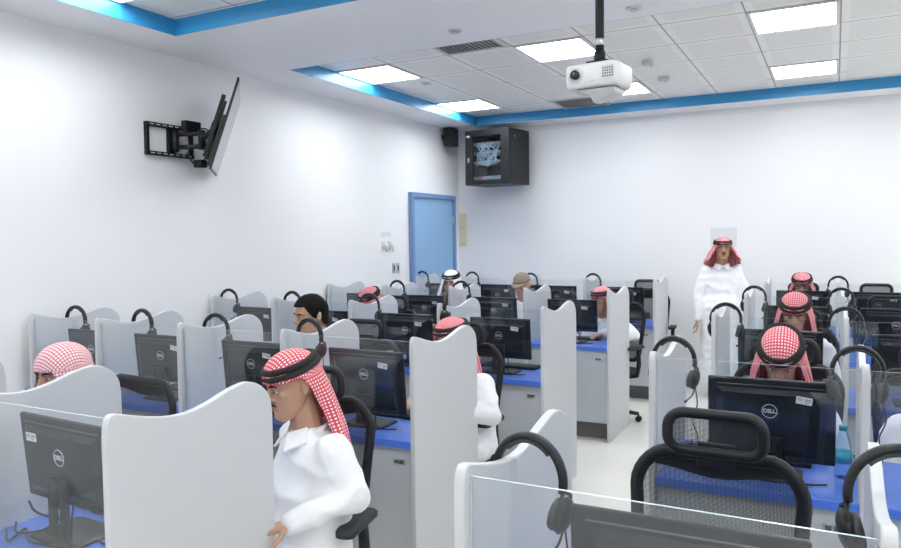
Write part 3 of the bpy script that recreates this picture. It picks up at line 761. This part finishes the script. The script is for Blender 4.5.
    for k in range(5):
        a = 2*PI*k/5+.3; e = Vector((.30*math.cos(a), .30*math.sin(a), .075))
        bm = bmesh.new(); tube(bm, [(0,0,.10), e], [.028,.017], 10); l = obj('leg', bm, M['black'], t, smooth=True)
        bm = bmesh.new()
        for s in (-1, 1): disc(bm, e+Vector((-math.sin(a)*s*.014, math.cos(a)*s*.014, -.047)), .028, (-math.sin(a), math.cos(a), 0), .018, 14)
        tube(bm, [e, e-Vector((0,0,.045))], .007, 8); obj('caster', bm, M['black'], l)
    return t
CH = [(4.345, 2.0, 0, 'black mesh office chair with headrest, empty, in the front right cubicle'),
      (2.80, 2.13, .20, 'black mesh office chair under the man in the front left row'),
      (1.67, 2.10, -.05, 'black office chair beside the man in the pale checked headscarf'),
      (2.62, 3.76, -.0, 'black office chair under the man bowing in the second left row'),
      (1.955, 3.66, .0, 'black office chair under the bare-headed dark-haired man'),
      (2.725, 6.87, -.25, 'black office chair under the man with a mouse, fourth left row'),
      (1.07, 5.40, -.1, 'black office chair, third row of the left block near the wall'),
      (.99, 7.12, .1, 'black office chair under the man in the white headscarf'),
      (1.81, 7.12, .1, 'black office chair under the man in the brown cap'),
      (4.445, 3.73, 0, 'black office chair under the man bowing low, second right row'),
      (4.43, 5.31, 0, 'black office chair under the man in the third right row'),
      (4.36, 8.34, 0, 'black office chair under the man in the last right row'),
      (5.10, 3.78, .1, 'black office chair at the right edge under the cropped man in white'),
      (5.03, 8.35, 0, 'black office chair, headrest above the last right row\'s monitor'),
      (5.05, 6.75, 0, 'empty black office chair, second cubicle of the fourth right row'),
      (2.72, 8.45, .1, 'black office chair at the aisle end of the last left row')]
ch = None
for x, y, rz, lab in CH:
    if ch is None: ch = make_chair(lab); ch.location = (x,y,0); ch.rotation_euler = (0,0,rz); ch['group'] = 'black mesh office chairs'
    else:
        c2 = dup(ch, (x,y,0), rz, lab, 'black mesh office chairs')
        if 'pale checked' in lab:
            for q in list(c2.children):
                if q.name.startswith('headrest'): bpy.data.objects.remove(q)

# ------------------------------------------------------------------ water bottle
t = thing('water_bottle', 'clear plastic water bottle with a turquoise cap on the blue desk', 'bottle', (4.690, 3.17, DZ)); t.scale = (1.08,1.08,1.1)
def lathe(bm, pr, n=20, mi=0): loft(bm, [[Vector((r*math.cos(2*PI*j/n), r*math.sin(2*PI*j/n), z)) for j in range(n)] for r, z in pr], True, mi)
bm = bmesh.new(); lathe(bm, [(.024,0),(.029,.004),(.03,.02),(.028,.03),(.03,.04),(.028,.05),(.03,.06),(.03,.11),(.027,.135),(.016,.16),(.0125,.165),(.0125,.175)]); obj('bottle_body', bm, M['pet'], t, smooth=True)
bm = bmesh.new(); lathe(bm, [(.0305,.055),(.0305,.095)]); obj('wrapper', bm, M['teal'], t, smooth=True)
bm = bmesh.new(); lathe(bm, [(.0145,.168),(.0145,.184),(.013,.186)]); obj('cap', bm, M['cyan'], t, smooth=True)

# ------------------------------------------------------------------ people
def remesh(bm, voxel, smooth_it, m, name, parent, nz=0.0, nf=9.0, seed=0, extra=None, mats=None):
    bmesh.ops.recalc_face_normals(bm, faces=bm.faces)
    me = bpy.data.meshes.new('tmp'); bm.to_mesh(me); bm.free()
    o = bpy.data.objects.new('tmp', me); C.objects.link(o)
    r = o.modifiers.new('r', 'REMESH'); r.mode = 'VOXEL'; r.voxel_size = voxel
    s = o.modifiers.new('s', 'SMOOTH'); s.factor = .5; s.iterations = smooth_it
    dg = bpy.context.evaluated_depsgraph_get(); dg.update()
    me2 = bpy.data.meshes.new_from_object(o.evaluated_get(dg)); bpy.data.objects.remove(o); bpy.data.meshes.remove(me)
    me2.name = name; me2.materials.clear()
    for x in (mats or [m]): me2.materials.append(x)
    if nz:
        no = [v.normal.copy() for v in me2.vertices]
        for v, n_ in zip(me2.vertices, no):
            q = v.co*nf + Vector((seed*3.1, 0, seed))
            k = 1 - abs(noise.noise(q))*2.2                       # ridged: reads as creases
            v.co += n_ * .003 + n_ * nz * (k*.8 + noise.noise(q*.4)*.8 - .4)
    if extra is not None:
        b2 = bmesh.new(); b2.from_mesh(me2); extra(b2); b2.to_mesh(me2); b2.free()
    for p in me2.polygons: p.use_smooth = True
    o = bpy.data.objects.new(name, me2); C.objects.link(o); o.parent = parent
    return o

HEAD = [(-.118,.024,-.080,-.040),(-.106,.038,-.090,-.012),(-.088,.051,-.092,.020),(-.066,.059,-.091,.045),(-.042,.064,-.090,.062),(-.015,.069,-.087,.076),
        (.006,.072,-.082,.086),(.022,.074,-.089,.092),(.045,.077,-.090,.098),(.07,.075,-.080,.097),(.09,.064,-.060,.084),(.104,.046,-.036,.062),(.113,.022,-.006,.032)]
def head_pieces(bm, T):
    rs = []
    for z, hw, yf, yb_ in HEAD:
        yc, hd = (yf+yb_)/2, (yb_-yf)/2; r = []
        for j in range(24):
            a = 2*PI*j/24; s, c = math.sin(a), math.cos(a); e = .88
            r.append(T(Vector((hw*math.copysign(abs(s)**e, s), yc - hd*math.copysign(abs(c)**e, c), z))))
        rs.append(r)
    loft(bm, rs)
    cap = lambda a, b, r0, r1: capsule(bm, T(Vector(a)), T(Vector(b)), r0, r1, 10)
    cap((0,-.088,.018),(0,-.108,-.022),.008,.0115)                      # nose
    for s in (-1, 1):
        cap((s*.010,-.096,-.027),(s*.008,-.102,-.025),.008,.008)       # nostril wings
        cap((s*.012,-.090,.026),(s*.045,-.080,.030),.008,.006)         # brow ridge
        cap((s*.046,-.066,-.012),(s*.058,-.03,-.008),.014,.012)        # cheekbone
        ellipsoid(bm, T(Vector((s*.031,-.082,.012))), (.014,.008,.005), None, 10, 7)   # upper lid
        ear = Matrix.Rotation(s*-.35, 3, 'Z')
        ellipsoid(bm, T(Vector((s*.080,.012,.0))), (.009,.018,.032), ear, 12, 8)
    cap((-.018,-.091,-.054),(.018,-.091,-.054),.006,.006); cap((-.014,-.091,-.066),(.014,-.091,-.066),.007,.007)
    cap((-.012,-.082,-.100),(.012,-.082,-.100),.013,.013)              # chin

def hand(bm, wrist, d, nrm, side, curl=.5):
    """palm plus four unequal fingers and a thumb leaving the side of the palm"""
    w0 = Vector(wrist); d = Vector(d).normalized(); n_ = Vector(nrm).normalized(); n_ = (n_ - d*n_.dot(d)).normalized(); s = d.cross(n_)*side
    for k, off in ((-.026,0),(-.009,0),(.009,0),(.026,0)): capsule(bm, w0 + s*k*.7, w0 + d*.082 + s*k, .013, .0105, 8)
    for k, L in ((-.028,.060),(-.010,.076),(.009,.082),(.027,.072)):
        p = w0 + d*.084 + s*k; ang = 0
        for q, fr in enumerate((.45,.32,.23)):
            ang += curl*(.55 if q == 0 else .8)
            dd = d*math.cos(ang) - n_*math.sin(ang); p2 = p + dd*L*fr; capsule(bm, p, p2, .0088-.0008*q, .0082-.0008*q, 8); p = p2
    p = w0 + d*.02 + s*.03
    for L, a in ((.042,.85),(.032,.55),(.024,.35)):
        dd = (d*math.cos(a) + s*math.sin(a) - n_*.35).normalized(); p2 = p + dd*L; capsule(bm, p, p2, .0125 if L > .04 else .0098, .009, 8); p = p2

def rotm(yaw, pitch, roll=0):      # pitch > 0 bows the face down, yaw > 0 turns towards the figure's left
    return Matrix.Rotation(yaw, 3, 'Z') @ Matrix.Rotation(pitch, 3, 'X') @ Matrix.Rotation(roll, 3, 'Y')

def scarf(root, H, Rh, m, open_deg=62, edge=18, drop=.25, back=.34, flare=.5, front_z=.042, seed=0, width_f=1.0, throw=False):
    bm = bmesh.new(); uvl = bm.loops.layers.uv.new('UVMap'); NF, NT = 96, 46
    a, b, z0, h = .092, .111, .035, .092
    yc = .006
    def P(i, j):
        ph = -PI + 2*PI*i/NF; t = j/NT; c, s = math.cos(ph), math.sin(ph); front = abs(ph)
        if t <= .42:
            th = t/.42*PI/2
            fold = 1 + .012*math.sin(7*ph+seed)*math.sin(th)
            p = Vector((a*math.sin(th)*s*fold, yc - b*math.sin(th)*c*fold, z0 + h*math.cos(th))); arc = th*(a+h)/2; sdn = 0
        else:
            q = (t-.42)/.58; x = (math.degrees(front)-open_deg)/edge; k = 1/(1+math.exp(-4*x)) if abs(x) < 8 else (0 if x < 0 else 1)
            full = drop + (back-drop)*max(0, -c)
            L = (z0-front_z) + (full-(z0-front_z))*k
            fl = 1 + flare*k*(q**.9)*(.45+.55*abs(s)) + .035*(1-k)*q
            fold = 1 + (.07*math.sin(8*ph+seed*1.7+2.5*q) + .05*math.sin(15*ph+seed+1.5*q) + .10*noise.noise(Vector((c*2.2, s*2.2, q*2+seed))))*q*k + (.02*math.sin(5*ph+seed)*q)*(1-k)
            p = Vector((a*s*fl*fold, yc - b*c*fl*fold, z0 - q*L)); arc = (a+h)/2*PI/2 + q*L; sdn = q*k
            if throw: p.y += .05*q*k
        w_ = Rh @ p; body = Matrix.Rotation(Rh.to_euler().z*.5, 3, 'Z') @ p
        return H + w_.lerp(body, sdn*.65), arc, ph
    g = [[P(i, j) for i in range(NF)] for j in range(NT+1)]
    vs = [[bm.verts.new(x[0]) for x in r] for r in g]
    for j in range(NT):
        for i in range(NF):
            i2 = (i+1) % NF
            f = bm.faces.new((vs[j][i], vs[j][i2], vs[j+1][i2], vs[j+1][i])); f.smooth = True
            for l, (jj, ii) in zip(f.loops, ((j,i),(j,i+1),(j+1,i+1),(j+1,i))):
                x = -PI+2*PI*ii/NF; ar = g[jj][ii % NF][1]
                if jj < NT*.42: l[uvl].uv = (ar*math.sin(x), ar*math.cos(x))          # laid over the crown
                else: l[uvl].uv = (x*.11, ar)
    o = obj('headscarf', bm, m, root, smooth=True)
    s = o.modifiers.new('cloth_thickness', 'SOLIDIFY'); s.thickness = .004; s.offset = 1
    return o
def agal(root, H, Rh, tilt=.10, thick=.0135):
    bm = bmesh.new()
    for k in (0, 1):
        R = Rh @ Matrix.Rotation(tilt, 3, 'X'); torus(bm, H + Rh @ Vector((0,.006,.055+.012)) + R @ Vector((0,0,k*.022-.006)),   .088-k*.006, thick, R, 40, 8, 1.19)
    return obj('head_cord', bm, M['agal'], root, smooth=True)

def hair_cap(root, H, Rh):
    bm = bmesh.new(); NF, NT = 64, 26; vs = []
    for j in range(NT+1):
        row = []
        for i in range(NF):
            ph = -PI+2*PI*i/NF; c, s = math.cos(ph), math.sin(ph); f = math.degrees(abs(ph))
            zb = .068 if f < 45 else (.068-.075*min(1,(f-45)/30) if f < 95 else (-.007+.0*0 if f < 100 else -.055))
            if 95 <= f < 120: zb = -.007-.055*(f-95)/25
            elif f >= 120: zb = -.062
            t = j/NT; z = .035; th = t*PI/2
            zt = .112+.022
            zz = zt - (zt-zb)*(1-math.cos(th*1.0))*1.0 if False else zb + (zt-zb)*math.cos(th)
            kk = math.sqrt(max(0, 1-((zz-.03)/(zt-.03))**2)) if zz > .03 else 1 - .10*max(0,(.03-zz)/.09)
            q = noise.noise(Vector((s*3, c*3, zz*25)))*.006
            row.append(bm.verts.new(H + Rh @ Vector(((.086+q)*kk*s, .006-(.107+q)*kk*c - (.008 if f < 50 and zz > .07 else 0), zz))))
        vs.append(row)
    for j in range(NT):
        for i in range(NF): bm.faces.new((vs[j][i], vs[j][(i+1) % NF], vs[j+1][(i+1) % NF], vs[j+1][i]))
    o = obj('hair', bm, M['hair'], root, smooth=True); s = o.modifiers.new('volume', 'SOLIDIFY'); s.thickness = .010; s.offset = -1
def baseball_cap(root, H, Rh):
    bm = bmesh.new(); T = lambda p: H + Rh @ Vector(p); rs = []
    for th in (90, 75, 60, 45, 30, 15, 4):
        t = math.radians(th); rs.append([T((.088*math.sin(t)*math.sin(2*PI*j/32), .008-.108*math.sin(t)*math.cos(2*PI*j/32), .042+.092*math.cos(t))) for j in range(32)])
    loft(bm, rs, True); c = obj('cap', bm, M['cap'], root, smooth=True)
    bm = bmesh.new(); rows = []
    for z_ in (0, -.005):
        rows.append([T((.080*math.sin(a), -.06-.075*math.cos(a)-.035*math.cos(a)**2, .046+z_-.014*math.cos(a)**2)) for a in [math.radians(x) for x in range(-90, 91, 10)]] + [T((.078*math.sin(a), -.055-.035*math.cos(a), .05+z_)) for a in [math.radians(x) for x in range(85, -86, -10)]])
    loft(bm, rows); obj('brim', bm, M['cap'], c, smooth=True)
    bm = bmesh.new(); 
    ellipsoid(bm, T((0,.03,.0)), (.078,.080,.05)); obj('hair', bm, M['hair'], root, smooth=True)

def person(lab, head, yaw, hyaw=0, pitch=.2, hroll=0, lean=.12, scarfm='shemagh', skin='skin', moustache=False, stand=False,
           elbows=None, wrists=None, voxel=.006, sk=None, cord=True, seed=0, rest=True, curl=.4, beard=False):
    """head: world position of the head's centre; yaw: which way the body faces (0 = towards -Y)"""
    hx, hy, hz = head; Rb = Matrix.Rotation(yaw, 3, 'Z'); f = Rb @ Vector((0,-1,0))
    root = thing('person', lab, 'person', (hx - f.x*lean, hy - f.y*lean, 0), yaw)
    inv = lambda p: Rb.transposed() @ (Vector(p) - Vector((hx - f.x*lean, hy - f.y*lean, 0)))
    H = Vector((0, -lean, hz)); Rh = rotm(hyaw, pitch, hroll); T = lambda p: H + Rh @ p
    neckz = hz-.185; nb = Vector((0, -lean+.05+.03*max(0,pitch), neckz)); sh = .175
    S = {s: Vector((s*sh, nb.y+.02, neckz-.055)) for s in (-1, 1)}
    if stand: pel = Vector((0, .0, .92)); 
    else: pel = Vector((0, .02, .58))
    E = {}; Wr = {}
    for s in (-1, 1):
        if elbows and elbows.get(s): E[s] = inv(elbows[s])
        else: E[s] = Vector((s*.235, S[s].y-.02, neckz-.30)) if not stand else Vector((s*.245, .03, neckz-.33))
        if wrists and wrists.get(s): Wr[s] = inv(wrists[s])
        else: Wr[s] = Vector((s*.12, min(S[s].y-.25, -.30), DZ+.045)) if not stand else Vector((s*.26, -.03, neckz-.58))
    # --- body: one continuous surface
    bm = bmesh.new(); head_pieces(bm, T)
    capsule(bm, T(Vector((0,.02,-.05))), nb, .054, .062); 
    mid = (nb+pel)/2 + Vector((0,.02,0))
    for s in (-1, 1): capsule(bm, nb+Vector((0,.015,-.10)), S[s]-Vector((s*.035,0,.04)), .050, .034)
    capsule(bm, nb+Vector((0,.015,-.14)), mid, .09, .09); capsule(bm, mid, pel, .09, .105)
    for s in (-1, 1):
        capsule(bm, S[s]-Vector((s*.015,0,.03)), E[s], .036, .032); capsule(bm, E[s], Wr[s], .032, .024)
        d = (Wr[s]-E[s]).normalized()
        if stand: hd, hn = (d*.6+Vector((0,-.15,-.75))), Vector((-s,0,0))
        else: hd, hn = Vector((d.x*.5, d.y*1.0-.3, min(0,d.z)*.2)), Vector((0,0,1))
        hand(bm, Wr[s], hd, hn, -s if not stand else s, curl)
        if stand:
            a = [Vector((s*.09,0,.88)), Vector((s*.10,-.02,.48)), Vector((s*.10,.02,.08))]
            capsule(bm, a[0], a[1], .08, .055); capsule(bm, a[1], a[2], .055, .035)
        else:
            a = [Vector((s*.10,.0,.56)), Vector((s*.13,-.40,.56)), Vector((s*.13,-.36,.09))]
            capsule(bm, a[0], a[1], .075, .055); capsule(bm, a[1], a[2], .052, .035)
        capsule(bm, a[2]+Vector((0,.03,-.045)), a[2]+Vector((0,-.14,-.055)), .034, .026)
    def eyes(b2):
        for s in (-1, 1):
            ellipsoid(b2, T(Vector((s*.031,-.0825,.003))), (.0125,.0072,.0046), Rh, 12, 8, 1)
            ellipsoid(b2, T(Vector((s*.031,-.0885,.003))), (.0054,.003,.0042), Rh, 10, 7, 2)
        ellipsoid(b2, T(Vector((0,-.0945,-.060))), (.021,.0045,.0060), Rh, 12, 7, 3)
    body = remesh(bm, voxel, 3, M[skin], 'body', root, extra=eyes, mats=[M[skin], M['eyewhite'], M['iris'], M['lips']])
    # --- brows, moustache
    bm = bmesh.new()
    for s in (-1, 1): tube(bm, [T(Vector(p)) for p in ((s*.013,-.0965,.022),(s*.030,-.0955,.030),(s*.048,-.080,.024))], [.0025,.0038,.002], 8)
    obj('eyebrows', bm, M['hair'], root, smooth=True)
    if moustache:
        bm = bmesh.new(); tube(bm, [T(Vector(p)) for p in ((-.024,-.092,-.052),(-.012,-.1005,-.044),(0,-.1025,-.043),(.012,-.1005,-.044),(.024,-.092,-.052))], [.002,.004,.0035,.004,.002], 8)
        obj('moustache', bm, M['hair'], root, smooth=True)
    if beard:
        bm = bmesh.new(); tube(bm, [T(Vector(p)) for p in ((-.016,-.095,-.092),(0,-.099,-.098),(.016,-.095,-.092))], [.006,.010,.006], 8)
        obj('beard', bm, M['hair'], root, smooth=True)
    # --- long white garment
    bm = bmesh.new()
    def tor(c, w_, d_): return [c + Vector((w_*math.cos(2*PI*j/28), d_*math.sin(2*PI*j/28), 0)) for j in range(28)]
    if stand:
        secs = [(nb+Vector((0,.01,.012)), .062,.062),(nb+Vector((0,.015,-.02)), .105,.080),(nb+Vector((0,.015,-.055)),.18,.105),(nb+Vector((0,.01,-.14)),.205,.125),(nb+Vector((0,.0,-.30)),.20,.14),
                (Vector((0,-.01,1.0)),.205,.155),(Vector((0,0,.85)),.215,.15),(Vector((0,0,.5)),.235,.15),(Vector((0,0,.14)),.26,.165)]
    else:
        secs = [(nb+Vector((0,.01,.012)), .062,.062),(nb+Vector((0,.015,-.02)), .11,.080),(nb+Vector((0,.02,-.055)),.18,.10),(nb+Vector((0,.025,-.14)),.20,.125),(nb.lerp(pel,.5)+Vector((0,.015,0)),.195,.135),(pel+Vector((0,0,.08)),.20,.15),(pel+Vector((0,0,-.05)),.20,.15)]
    loft(bm, [tor(*x) for x in secs])
    for s in (-1, 1):
        capsule(bm, S[s]+Vector((-s*.02,0,0)), E[s], .068, .058); we = E[s].lerp(Wr[s], .93); capsule(bm, E[s], we, .058, .042)
        if not stand:
            capsule(bm, (s*.10,.0,.575), (s*.13,-.42,.575), .095, .078); capsule(bm, (s*.13,-.42,.57), (s*.13,-.38,.16), .078, .07)
    if not stand: capsule(bm, (0,.0,.575),(0,-.38,.575),.08,.06)
    remesh(bm, .010, 5, M['thobe'], 'thobe', root, nz=.014, nf=8.5, seed=seed)
    # collar
    bm = bmesh.new(); rs = []
    for z, r in ((-.012,.068),(.020,.064),(.026,.068),(.0,.078)):
        rs.append([nb + Vector((r*math.sin(2*PI*j/28), .008 - r*math.cos(2*PI*j/28) - .010*(1 if r > .07 else 0)*max(0, math.cos(2*PI*j/28)), z - (.022*max(0, math.cos(2*PI*j/28)-.6)/.4 if r > .07 else 0) - .012*math.cos(2*PI*j/28))) for j in range(28)])
    loft(bm, rs, False); c = obj('collar', bm, M['thobe'], root, smooth=True); sd = c.modifiers.new('thickness', 'SOLIDIFY'); sd.thickness = .003
    if stand or voxel < .0045:
        for s in (-1, 1):
            bm = bmesh.new()
            q = [nb+Vector(p) for p in ((s*.006,-.082,.004),(s*.064,-.03,.030),(s*.086,-.045,-.020),(s*.046,-.118,-.050))]
            loft(bm, [[p+Vector((0,-.004,.004)) for p in q], [p+Vector((0,.004,-.004)) for p in q]])
            for f in bm.faces: f.smooth = False
            obj('collar_flap', bm, M['thobe'], c, bevel=.002)
    if stand:
        for s in (-1, 1):
            bm = bmesh.new(); capsule(bm, (s*.10,.06,.034), (s*.105,-.12,.03), .04, .036, 12)
            for v in bm.verts: v.co.z = max(.0, v.co.z)
            obj('shoe', bm, M['shoe'], root, smooth=True)
    # headgear
    if scarfm == 'hair': hair_cap(root, H, Rh)
    elif scarfm == 'cap': baseball_cap(root, H, Rh)
    else:
        scarf(root, H, Rh, M[scarfm], seed=seed, **(sk or {}))
        if cord: agal(root, H, Rh)
    return root

def top(z, pitch=.2): return z-.130
person('man in red checked headscarf and black cord looking left, front left row', (2.875, 2.11, 1.225), -.45, hyaw=.0, pitch=.22, lean=.02,
       moustache=True, voxel=.004, seed=1, sk=dict(open_deg=97, edge=12, drop=.22, back=.32, flare=.36, throw=True), elbows={1: (3.13,2.12,.84)}, wrists={1: (2.985,1.93,.775), -1: (2.72,1.92,.84)}, curl=.6)
person('man in pale checked headscarf without cord, bowed behind the front left partition', (1.80, 1.93, 1.215), -.05, hyaw=.0, pitch=.14, lean=.14,
       scarfm='shemagh_pale', skin='skin2', voxel=.005, seed=2, cord=False, sk=dict(open_deg=52, edge=13, drop=.22, back=.30, flare=.45), moustache=True)
person('bare-headed man with short black hair looking left in the second left row', (1.84, 3.52, 1.300), -.40, hyaw=-.05, pitch=.12, lean=.08, scarfm='hair', voxel=.005, seed=3)
person('man in red checked headscarf bowing behind the aisle-end partition, second left row', (2.74, 3.64, 1.185), -.15, hyaw=-.15, pitch=.14, lean=.12, voxel=.006, seed=4,
       sk=dict(open_deg=66, edge=14, drop=.24, back=.34, flare=.62), elbows={1: (2.985,3.63,.78)}, wrists={1: (2.80,3.40,.85)})
person('man in a red checked headscarf, only its top showing, third left row', (1.08, 5.28, 1.215), -.1, pitch=.35, voxel=.007, seed=5)
person('man in a white headscarf with black cord, fourth left row', (.975, 7.0, 1.285), .1, hyaw=.1, pitch=.15, scarfm='ghutra', voxel=.007, seed=6, sk=dict(open_deg=40, edge=12, drop=.22, flare=.65))
person('man in a brown baseball cap looking down, fourth left row', (1.80, 7.0, 1.265), .1, hyaw=-.15, pitch=.30, scarfm='cap', voxel=.007, seed=7)
person('man in red headscarf with hand by the mouse, aisle end of fourth left row', (2.70, 6.78, 1.155), -.25, hyaw=-.25, pitch=.05, lean=.10, voxel=.006, seed=8,
       sk=dict(open_deg=72, edge=12, drop=.22, back=.3, flare=.3), wrists={-1: (2.50,6.50,.85)}, elbows={1: (2.98,6.85,.82)})
person('standing man in a white thobe and red headscarf near the far wall', (3.58, 8.35, 1.605), .28, hyaw=-.02, pitch=.02, lean=.0, stand=True, skin='skin2', moustache=True, voxel=.006, seed=9,
       scarfm='shemagh', sk=dict(open_deg=54, edge=14, drop=.16, back=.28, flare=1.0), curl=.5)
person('man in red headscarf, face just above a monitor, last right row', (4.36, 8.22, 1.235), 0, pitch=.3, voxel=.007, seed=10, sk=dict(open_deg=55, edge=14, flare=.6, drop=.2))
person('man in a red checked headscarf with lowered eyes, third right row', (4.43, 5.17, 1.255), 0, hyaw=0, pitch=.38, lean=.14, voxel=.006, seed=11, sk=dict(open_deg=58, edge=13, drop=.22, flare=.45))
person('man in red checked headscarf bowing low behind a monitor, second right row', (4.445, 3.56, 1.215), 0, hyaw=0, pitch=.72, lean=.17, voxel=.005, seed=12, sk=dict(open_deg=58, edge=12, drop=.20, flare=.42), cord=True)
person('man in white cropped by the right picture edge, second right row', (5.08, 3.60, 1.16), .1, pitch=.6, lean=.18, voxel=.007, seed=13)
